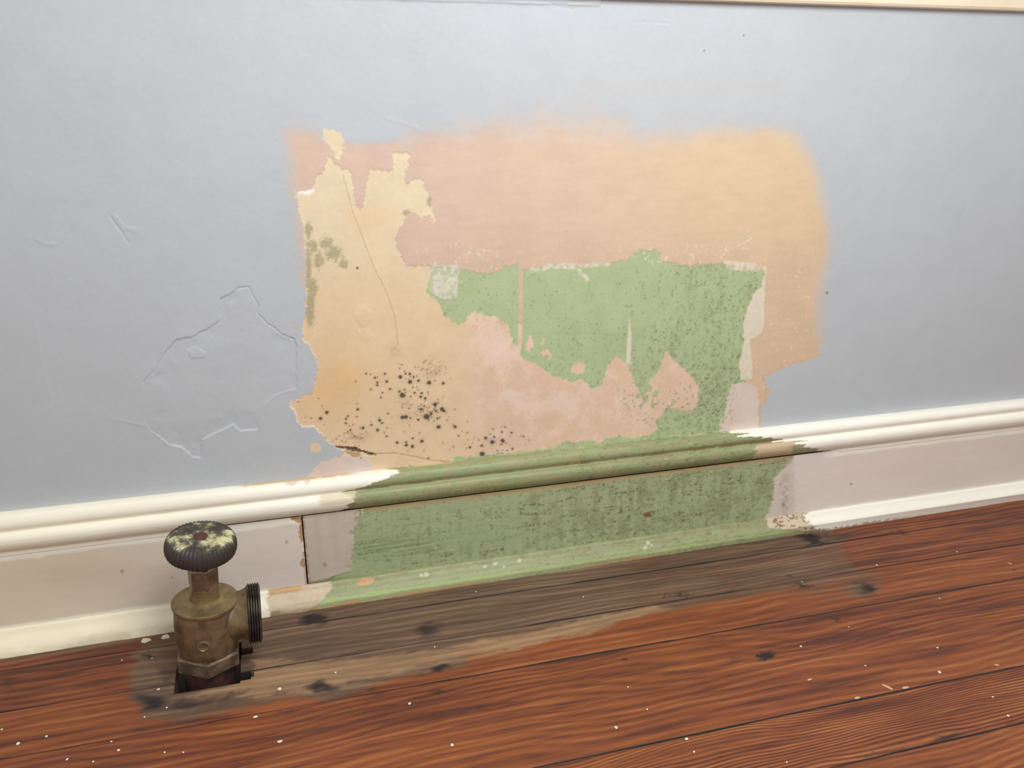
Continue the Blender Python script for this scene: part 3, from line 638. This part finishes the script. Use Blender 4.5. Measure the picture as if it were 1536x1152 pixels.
#@@TRIM
# ================================================================== APRON TRIM AT THE TOP
zt = on_wall(1536, 17, -0.006)[2]
bm = bmesh.new()
prof = [(0.001, zt + .0005), (-.004, zt - .0003), (-.0065, zt + .0008), (-.0075, zt + .003), (-.0075, zt + .010), (-.0068, zt + .012), (-.0068, zt + .070), (-.018, zt + .074), (-.030, zt + .078), (-.032, zt + .086), (-.032, zt + .098), (-.029, zt + .103), (0.0, zt + .103)]
cap0 = []
for x in (-0.6, 1.3): cap0.append([bm.verts.new((x, y, z)) for y, z in prof])
for i in range(len(prof)): bm.faces.new([cap0[0][i], cap0[1][i], cap0[1][(i + 1) % len(prof)], cap0[0][(i + 1) % len(prof)]])
bm.faces.new(cap0[0]); bm.faces.new(cap0[1])
tr = bm_obj('trim_1', bm, simple('cream_gloss', tuple(lin(238, 222, 194)), .4, 0, 20.0, tuple(lin(230, 212, 184))), None)
tag(tr, 'cream painted window apron moulding along the top of the blue wall', 'trim', kind='structure')

#@@FLOOR
# ================================================================== FLOOR
sub = empty('floor'); tag(sub, 'worn reddish brown strip wood floor with grey water stain by the wall', 'floor', kind='structure')
bm = bmesh.new(); bmesh.ops.create_cube(bm, size=1, matrix=Matrix.Translation((0.3, -0.72, -0.085)) @ Matrix.Diagonal((3.2, 1.5, 0.02, 1)))
bm_obj('subfloor', bm, simple('subfloor_wood', tuple(lin(38, 28, 22)), .9), sub)
seams = [0.02, -0.0473, -0.1050, -0.1620, -0.2205, -0.2787, -0.3382] + [-0.3382 - 0.058 * k for k in range(1, 20)]
tones = [-.08, -.05, .04, -.01, .02, -.01, .06, .0, .06, -.03]
rings = [900, 800, 700, 900, 760, 2000, 900, 1000]
hx0, hx1, hy0, hy1 = -0.1180, -0.0630, -0.1195, -0.0600
notches = [(-0.0632, -0.0540, -0.1165, -0.1050), (-0.0632, -0.0530, -0.0800, -0.0700), (-0.0545, -0.0515, -0.1135, -0.1060)]
STAIN = [(205, 985), (240, 950), (400, 915), (768, 850), (1236, 780), (1262, 806), (1264, 815), (1281, 852), (1315, 858), (1335, 885), (1300, 902), (1230, 900), (1150, 893), (1060, 912), (960, 925), (900, 935), (850, 950), (800, 965), (765, 985),
         (690, 1000), (630, 1008), (560, 1025), (500, 1048), (430, 1046), (385, 1056), (330, 1066), (280, 1080), (215, 1075), (195, 1040)]
TAN = [(380, 985), (440, 990), (560, 985), (680, 968), (780, 950), (900, 922), (990, 905), (1000, 915), (880, 950), (800, 968), (740, 982), (640, 998), (540, 1020), (470, 1040), (420, 1042), (380, 1050), (330, 1045), (300, 1050), (280, 1046), (370, 1020)]
DARK = [(474, 930, 24, 10, .0, 1.1), (640, 945, 28, 14, 0, .75), (482, 1030, 24, 11, 0, .9), (665, 1003, 22, 7, -.15, .9), (655, 1039, 16, 6, 0, .6), (640, 1011, 30, 5, -.2, .55), (1216, 809, 18, 10, .2, 1.15), (1240, 806, 40, 7, 0, .5), (1350, 800, 16, 5, -.1, .8),
        (1300, 884, 20, 10, .2, .85), (1152, 983, 13, 7, 0, 1.2), (1205, 880, 16, 4, -.1, .8), (1190, 867, 8, 5, 0, .6), (1250, 929, 9, 3.5, 0, .9), (1100, 990, 26, 6, -.2, .5), (222, 1055, 26, 16, 0, .9), (280, 1058, 60, 10, -.18, .7), (345, 1045, 30, 6, -.3, .7), (245, 1012, 18, 20, 0, .65),
        (10, 1025, 18, 10, 0, .6), (345, 1070, 0.1, .1, 0, 0), (222, 982, 6, 4, 0, .8), (940, 987, 3, 2, 0, 1.2), (185, 1005, 28, 8, -.15, .45), (470, 962, 0.1, .1, 0, 0), (420, 1002, 26, 4, -.25, .6), (430, 1068, 28, 5, -.1, .6), (560, 1038, 60, 4, -.18, .5), (730, 1010, 60, 3, -.18, .5),
        (1400, 902, 45, 6, -.1, .4), (1010, 893, 26, 3, -.12, .8), (1420, 1105, 26, 7, -.2, .6), (1515, 1088, 14, 7, 0, .5), (1300, 1135, 26, 5, -.2, .6), (1526, 857, 8, 3, 0, .7), (640, 1075, 24, 5, -.3, .4)]
SEEDS = [3.1, 7.7, 1.9, 5.3, 9.2, 4.4, 2.6, 8.8]
fx = lines(-1.3, 1.9, -0.30, 0.92, 0.0020, 0.02)
fx = np.unique(np.concatenate([fx, [hx0, hx1] + [q for nn in notches for q in nn[:2]]]))
endx = 0.585
for k in range(len(seams) - 1):
    y1, y0 = seams[k] - (0.0002 if k != 4 else 0.00006), seams[k + 1] + (0.0002 if k + 1 != 4 else 0.00006)
    fine = k < 7
    gx = fx if fine else np.arange(-1.3, 1.92, 0.05)
    gy = np.arange(y0 + 0.0012, y1 - 0.0011, 0.002) if fine else np.linspace(y0 + .0012, y1 - .0012, 4)
    gy = np.concatenate([[y0, y0 + 0.0006], gy, [y1 - 0.0006, y1]])
    if fine:
        add = [q for q in [hy0, hy1] + [t for nn in notches for t in nn[2:]] if y0 < q < y1]
        gy = np.unique(np.concatenate([gy, add]))
    nxx, ny = len(gx), len(gy)
    A, B = np.meshgrid(gx, gy, indexing='xy'); V = np.stack([A.ravel(), B.ravel(), np.zeros(A.size)], 1)
    e = np.minimum(V[:, 1] - y0, y1 - V[:, 1]); V[:, 2] = -0.0004 * sstep(0.0013, 0, e)
    U, T = trace(V); bh = ((V - CAM) @ RW)[:, 2] > -0.05; U[bh] = 1e5
    X, Y = V[:, 0], V[:, 1]
    nm = fbm(X * 45, Y * 120, 71); nf = fbm(X * 120, Y * 300, 72)
    V[:, 2] += 0.0008 * (fbm(X * 4, Y * 30, 73) - .5) * (k > 0)
    if k < 7:
        ds = sdf(U + (nm - .5) * 26, T + (nf - .5) * 12, STAIN, 60)
        stain = np.where(U > 1180, sstep(7, -5, ds), sstep(16, -10, ds)) * (0.70 - .16 * sstep(780, 1000, U))
        edge = sstep(1290, 1200, U) * 0 + 1
        stain *= edge * (1 - .45 * sstep(0, 1, (T - (915 + (900 - U) * .165)) / 40) * (U > 700))
        stain = np.where(U > 1240, np.maximum(stain * .9, .55 * np.exp(-ell(U, T, 1290, 882, 38, 18) ** 2)), stain)
        tan = sstep(9, -7, sdf(U + (nm - .5) * 30, T + (nf - .5) * 10, TAN, 50)) * .62
        # strip hugging the shoe is grubby everywhere
        stain = np.maximum(stain, .5 * sstep(-.045, -.030, Y) * sstep(.60, .50, X))
        dark = np.zeros(len(V))
        for (ex, ey, rx, ry, ro, a) in DARK: dark = np.maximum(dark, a * np.exp(-ell(U + (nm - .5) * 36, T + (nf - .5) * 16, ex, ey, rx, ry, ro) ** 2))
        dark = np.maximum(dark, .5 * sstep(.0030, .0004, e) * sstep(.35, .6, fbm(X * 25, Y * 3 + k, 75))); sm = fbm(X * 9, Y * 0 + k * 3.3, 76); hid = 4; dd_ = np.where((V[:, 1] - y0) < (y1 - V[:, 1]), k + 1, k) == hid; dark = np.where(dd_ & (e < .004), 0, np.maximum(dark, (.45 + .75 * sstep(.35, .6, sm)) * sstep(.0011, .0003, e)))
    else:
        stain = tan = dark = np.zeros(len(V))
    Fq = grid_faces(nxx, ny)
    cx = V[Fq].mean(1)
    keep = ~((cx[:, 0] > hx0) & (cx[:, 0] < hx1) & (cx[:, 1] > hy0) & (cx[:, 1] < hy1))
    for (a0, a1, b0, b1) in notches: keep &= ~((cx[:, 0] > a0) & (cx[:, 0] < a1) & (cx[:, 1] > b0) & (cx[:, 1] < b1))
    Fq = Fq[keep]
    # sides: drop a skirt from every boundary edge
    E = np.concatenate([Fq[:, [0, 1]], Fq[:, [1, 2]], Fq[:, [2, 3]], Fq[:, [3, 0]]])
    key = np.sort(E, 1); kk = key[:, 0].astype(np.int64) * len(V) + key[:, 1]
    uq, ix, ct = np.unique(kk, return_index=True, return_counts=True); bE = E[ix[ct == 1]]
    low = V.copy(); low[:, 2] = -0.019
    nV = len(V); VV = np.concatenate([V, low]); SK_ = np.stack([bE[:, 1], bE[:, 0], bE[:, 0] + nV, bE[:, 1] + nV], 1)
    dd = lambda a: np.concatenate([a, a])
    if k == 1 or k == 2:      # butt joint in the second and third course
        pass
    o = mesh_from('floor_board', VV, np.concatenate([Fq, SK_]), M_wood, None, None, sub, smooth=False, attrs=dict(stain=dd(stain), tan=dd(tan), dark=dd(dark)))
    o['seed'] = SEEDS[k % 8] + (k // 8) * 1.37; o['tone'] = float(tones[k % 10]); o['rings'] = float(rings[k % 8]); o['ring_depth'] = 1.7 if k == 5 else 0.8

#@@VALVE
# ================================================================== RADIATOR VALVE
def lathe(bm, prof, seg=64, mod=None, mat=None):
    ringsv = []
    for (r, z) in prof:
        if r < 1e-6: ringsv.append([bm.verts.new((0, 0, z))]); continue
        ringsv.append([bm.verts.new((*(lambda rr: (rr * math.cos(2 * math.pi * i / seg), rr * math.sin(2 * math.pi * i / seg)))(r if mod is None else mod(r, z, 2 * math.pi * i / seg)), z)) for i in range(seg)])
    for a, b in zip(ringsv[:-1], ringsv[1:]):
        for i in range(seg):
            j = (i + 1) % seg
            if len(a) == 1 and len(b) == 1: continue
            if len(a) == 1: bm.faces.new([a[0], b[i], b[j]])
            elif len(b) == 1: bm.faces.new([a[i], a[j], b[0]])
            else: bm.faces.new([a[i], a[j], b[j], b[i]])
    if mat is not None: bmesh.ops.transform(bm, matrix=mat, verts=bm.verts)
def hexprism(bm, af, z0, z1, ang, chamfer=0.0012, hole=0.0):
    R = af / math.sqrt(3)
    def ring(r, z): return [bm.verts.new((r * math.cos(ang + i * math.pi / 3), r * math.sin(ang + i * math.pi / 3), z)) for i in range(6)]
    rs_ = [ring(R * .93, z0), ring(R, z0 + chamfer), ring(R, z1 - chamfer), ring(R * .93, z1)]
    bm.faces.new(rs_[0][::-1]); bm.faces.new(rs_[-1])
    for a, b in zip(rs_[:-1], rs_[1:]):
        for i in range(6): bm.faces.new([a[i], a[(i + 1) % 6], b[(i + 1) % 6], b[i]])
brass = simple('aged_brass', tuple(lin(168, 148, 108)), .42, .8, 55.0, tuple(lin(122, 104, 74)), .12, (.38, .66))
brass_d = simple('dull_brass', tuple(lin(150, 130, 100)), .5, .65, 70.0, tuple(lin(104, 86, 64)), .25, (.35, .65))
nutm = simple('tarnished_brass', tuple(lin(160, 142, 118)), .45, .7, 60.0, tuple(lin(124, 106, 86)), .12)
thread = simple('dark_thread', tuple(lin(96, 86, 76)), .5, .7, 90.0, tuple(lin(62, 56, 54)), .1)
hexm = simple('dirty_hex_brass', tuple(lin(140, 122, 100)), .55, .6, 80.0, tuple(lin(98, 82, 68)), .2)
iron = simple('rusty_iron', tuple(lin(82, 50, 42)), .8, .2, 80.0, tuple(lin(50, 34, 34)), .3)

val = empty('radiator_valve', (-0.0895, -0.090, 0.0)); val.rotation_euler = (0, math.radians(2.8), 0)
tag(val, 'old brass radiator valve with round paint-spattered black handle standing in floor hole', 'valve')
bm = bmesh.new(); lathe(bm, [(0, -.078), (.0215, -.078), (.0215, .012), (0, .012)], 40); bm_obj('pipe_nipple', bm, iron, val, True)
bm = bmesh.new(); hexprism(bm, .0505, .0085, .0225, math.radians(-90 + 2)); bm_obj('base_nut', bm, hexm, val)
bm = bmesh.new()
lathe(bm, [(0, .012), (.0190, .0125), (.0215, .0165), (.0240, .022), (.0258, .030), (.0268, .040), (.0270, .050), (.0265, .060), (.0258, .067), (.0250, .069), (0, .069)], 72)
body = bm_obj('body', bm, brass_d, val, True)
bm = bmesh.new(); lathe(bm, [(0, 0), (.0058, 0), (.0055, .0012), (.0042, .0018), (.0036, .0008), (0, .0004)], 24, None, Matrix.Translation((-.0015, -.0262, .0415)) @ Matrix.Rotation(math.radians(91), 4, 'X'))
bm_obj('boss', bm, brass_d, body, True)
bm = bmesh.new(); lathe(bm, [(0, .0665), (.0262, .0665), (.0276, .0675), (.0280, .0690), (.0276, .0705), (.0262, .0712), (.0170, .0716), (.0158, .0722), (.0128, .0735), (.0122, .0765), (.0122, .0835), (.0116, .0860), (.0098, .0870), (0, .0870)], 72)
bm_obj('bonnet', bm, brass, val, True)
bm = bmesh.new(); hexprism(bm, .0222, .0850, .1045, math.radians(-72), .0015); nut = bm_obj('packing_nut', bm, nutm, val)
bm = bmesh.new(); lathe(bm, [(0, .100), (.0052, .100), (.0052, .116), (0, .116)], 24); bm_obj('stem', bm, brass, val, True)
# outlet to the right
om = Matrix.Translation((0.0, 0.0, .0505)) @ Matrix.Rotation(math.radians(2.5), 4, 'Z') @ Matrix.Rotation(math.radians(90), 4, 'Y')
bm = bmesh.new(); lathe(bm, [(0, .005), (.0205, .005), (.0208, .020), (.0212, .029), (.0228, .033), (.0246, .0350), (.0246, .0365), (.0150, .0365), (.0150, .0400), (0, .0400)], 64, None, om); out = bm_obj('outlet', bm, brass_d, val, True)
bm = bmesh.new()
pr_ = [(.0170, .0345), (.0244, .0345)]
for i in range(5):
    z = .0352 + i * .0021; pr_ += [(.0256, z), (.0263, z + .0006), (.0263, z + .0010), (.0247, z + .0017)]
pr_ += [(.0240, .0459), (.0180, .0459), (.0175, .0445), (.0175, .0345)]
lathe(bm, pr_, 72, None, om); o = bm_obj('thread_ring', bm, thread, out, True); o['label'] = 'dark threaded end ring'
# handle: fluted disc with dished top
def flute(r, z, a):
    k = max(0.0, (r - .014) / .0155); return r * (1 + .012 * k * math.cos(48 * a) + .012 * k * math.cos(2 * a + .6))
bm = bmesh.new()
lathe(bm, [(0, -.0145), (.0085, -.0145), (.0115, -.0125), (.0180, -.0105), (.0245, -.0085), (.0277, -.0060), (.0289, -.0020), (.0288, .0020), (.0278, .0060), (.0258, .0088), (.0225, .0104), (.0190, .0112), (.0150, .0115), (.0110, .0114), (.0080, .0110), (.0062, .0094), (0, .0092)], 288, flute)
for q in bm.verts:
    rr = math.hypot(q.co.x, q.co.y)
    if q.co.z > 0 and rr > .012: q.co.z += .00035 * math.cos(48 * math.atan2(q.co.y, q.co.x)) * min(1, (rr - .012) / .006)
hm, nt, bs = new_mat('handle_black'); L = nt.links
tc = node(nt, 'ShaderNodeTexCoord'); n1 = node(nt, 'ShaderNodeTexNoise', Scale=95.0, Detail=6.0, Roughness=.68); n2 = node(nt, 'ShaderNodeTexNoise', Scale=38.0, Detail=2.0)
gm = node(nt, 'ShaderNodeNewGeometry'); sx_ = node(nt, 'ShaderNodeSeparateXYZ'); L.new(gm.outputs['Normal'], sx_.inputs[0])
L.new(tc.outputs['Object'], n1.inputs['Vector']); L.new(tc.outputs['Object'], n2.inputs['Vector'])
so = node(nt, 'ShaderNodeSeparateXYZ'); L.new(tc.outputs['Object'], so.inputs[0])
# spilled paint sits in a band across the upper face
ba = node(nt, 'ShaderNodeMath', _operation='ADD'); L.new(so.outputs['Y'], ba.inputs[0]); ba.inputs[1].default_value = .0035
bb = node(nt, 'ShaderNodeMath', _operation='ABSOLUTE'); L.new(ba.outputs[0], bb.inputs[0])
bc = node(nt, 'ShaderNodeMapRange'); L.new(bb.outputs[0], bc.inputs['Value']); bc.inputs['From Min'].default_value = .006; bc.inputs['From Max'].default_value = .022; bc.inputs['To Min'].default_value = .10; bc.inputs['To Max'].default_value = -.14
zz = node(nt, 'ShaderNodeMapRange'); L.new(so.outputs['Z'], zz.inputs['Value']); zz.inputs['From Min'].default_value = .0050; zz.inputs['From Max'].default_value = .0095; zz.inputs['To Min'].default_value = -.35; zz.inputs['To Max'].default_value = 0
a1 = node(nt, 'ShaderNodeMath', _operation='ADD'); L.new(bc.outputs[0], a1.inputs[0]); L.new(zz.outputs[0], a1.inputs[1])
a2 = node(nt, 'ShaderNodeMath', _operation='ADD'); L.new(a1.outputs[0], a2.inputs[0]); L.new(n1.outputs['Fac'], a2.inputs[1])
a3 = node(nt, 'ShaderNodeMath', _operation='MULTIPLY_ADD'); L.new(n2.outputs['Fac'], a3.inputs[0]); a3.inputs[1].default_value = .5; L.new(a2.outputs[0], a3.inputs[2])
cr = node(nt, 'ShaderNodeValToRGB'); L.new(a3.outputs[0], cr.inputs['Fac']); e = cr.color_ramp.elements
e[0].position = .66; e[0].color = (*lin(58, 52, 46), 1); e[1].position = .93; e[1].color = (*lin(206, 200, 156), 1); x = e.new(.78); x.color = (*lin(92, 86, 70), 1); x = e.new(.86); x.color = (*lin(172, 166, 124), 1)
L.new(cr.outputs[0], bs.inputs['Base Color']); bs.inputs['Roughness'].default_value = .5
bp = node(nt, 'ShaderNodeBump', Strength=.3, Distance=.0006); L.new(n1.outputs['Fac'], bp.inputs['Height']); L.new(bp.outputs[0], bs.inputs['Normal'])
hd = bm_obj('handle', bm, hm, val, True); hd.location = (0, 0, .1235); hd.rotation_euler = (math.radians(4), math.radians(2), 0); hd['label'] = 'round black fluted handle smeared with cream paint'
bm = bmesh.new(); lathe(bm, [(0, .0088), (.0058, .0088), (.0058, .0100), (.0046, .0106), (0, .0107)], 28); o = bm_obj('screw_head', bm, simple('rust_red', tuple(lin(88, 52, 44)), .8), hd, True); o['label'] = 'rusty red screw head'

#@@CHIPS
# ================================================================== PAINT CHIPS ON THE FLOOR
chipm = simple('chip_white', tuple(lin(246, 240, 226)), .6)
CH = [(419.5, 1034, 5), (503.6, 1009, 3.6), (614.6, 1056, 3.8), (678, 1118, 5), (419, 1113, 3.6), (652, 971, 2.2), (924, 1092, 4.6), (970.6, 1064.5, 2.4), (942, 1031, 2.4), (1030, 1109, 4), (1041, 1128, 3), (1201, 970, 4), (1406, 972, 3.6), (1409, 1008.6, 5.2), (1298, 999, 2.2),
      (1273, 940.6, 2.4), (1489, 1046, 2.6), (1180, 1144, 2.6), (1512, 1074, 3.2), (1435.5, 828, 2.8), (1315, 848, 3.6), (1409, 898, 2.6), (3, 1094.5, 3.2), (27, 1116, 4.6), (70, 1105, 3), (167, 1113, 3), (178, 1126, 4), (101, 1139.6, 3), (140, 1143, 2.4), (238, 1034.6, 3.2), (250, 1062, 2.8),
      (217, 1076, 2.4), (383, 1076, 3.4), (275, 1129, 2.4), (247, 1129, 2.4), (183, 991, 2.2), (228, 988, 2.2), (875, 896, 2.6), (714, 888, 2.2), (1203, 873, 2.4)]
R2 = random.Random(5)
def chip(px, py, size, name, label, grp, elong=1.0, rot=None, mat=None, cat='paint chip', thick=.45):
    p = on_floor(px, py); s = size * 0.00058 * .42
    bm = bmesh.new(); n = R2.randint(5, 7); a0 = R2.random() * 6
    top = []; bot = []
    for i in range(n):
        a = a0 + i * 2 * math.pi / n + R2.uniform(-.25, .25); r = s * R2.uniform(.75, 1.2)
        x_, y_ = r * math.cos(a) * elong * 1.15, r * math.sin(a) * 1.35
        bot.append(bm.verts.new((x_ * 1.05, y_ * 1.05, 0))); top.append(bm.verts.new((x_ * .8, y_ * .8, s * thick * R2.uniform(.7, 1.2))))
    bm.faces.new(top); bm.faces.new(bot[::-1])
    for i in range(n): bm.faces.new([bot[i], bot[(i + 1) % n], top[(i + 1) % n], top[i]])
    o = bm_obj(name, bm, mat or chipm); o.location = (p[0], p[1], 0.0004); o.rotation_euler.z = R2.random() * 6 if rot is None else rot
    tag(o, label, cat, grp); return o
OWN = {(419.5, 1034): 'round white paint chip on the stained board right of the valve hole', (503.6, 1009): 'white paint chip on the tan bare wood stain, right of the dark burn spot',
       (614.6, 1056): 'white paint chip on the red board below the long stain', (678, 1118): 'white paint chip near the bottom middle of the floor', (924, 1092): 'bright white paint chip alone on the orange board right of centre',
       (1409, 1008.6): 'oblong white paint chip above the splintered floor seam', (419, 1113): 'elongated pale paint chip on the floor below the valve', (383, 1076): 'elongated pale paint chip on the floor seam below the valve',
       (27, 1116): 'largest white paint chip at the bottom left corner of the floor'}
for (px, py, s) in CH:
    lb = OWN.get((px, py))
    chip(px, py, s, 'paint_chip', lb or 'pinhead-sized white paint speck lying on the wood floor', 'white paint chips scattered on the floor', 2.4 if (px, py) in ((419, 1113), (383, 1076)) else R2.choice([1, 1, 1.3]), .1 if (px, py) in ((419, 1113), (383, 1076)) else None)
flakem = simple('flake_cream', tuple(lin(226, 218, 186)), .6)
chip(219, 961, 13, 'paint_flake', 'larger cream paint flake on the floor left of the radiator valve', 'cream paint flakes at the baseboard', 1.2, .3, flakem, 'paint flake', .1)
chip(248, 956, 11, 'paint_flake', 'cream paint flake against the shoe moulding touching the valve outline', 'cream paint flakes at the baseboard', 1.4, .2, flakem, 'paint flake', .1)
splm = simple('splinter_wood', tuple(lin(206, 176, 132)), .7)
for (px, py, s, el, ro, lb) in ((1331, 1031, 5, 3.6, -1.0, 'pale bent wood splinter by the third floor seam'), (1286, 1047, 4, 2.6, .05, 'pale sliver lying in the floor seam, left of the longer sliver'), (1358, 1032, 4.5, 3.4, .05, 'long pale sliver lying in the floor seam'),
                            (1495, 998, 3.5, 2.6, -.3, 'thin pale sliver near the right edge of the floor'), (1214, 1020, 3, 3.5, .2, 'thin curved pale sliver on the red board'), (1515, 846, 3, 3.0, -.7, 'thin white sliver on the orange board at far right')):
    chip(px, py, s, 'wood_splinter', lb, 'pale splinters on the floor', el, ro, splm, 'splinter', .35)
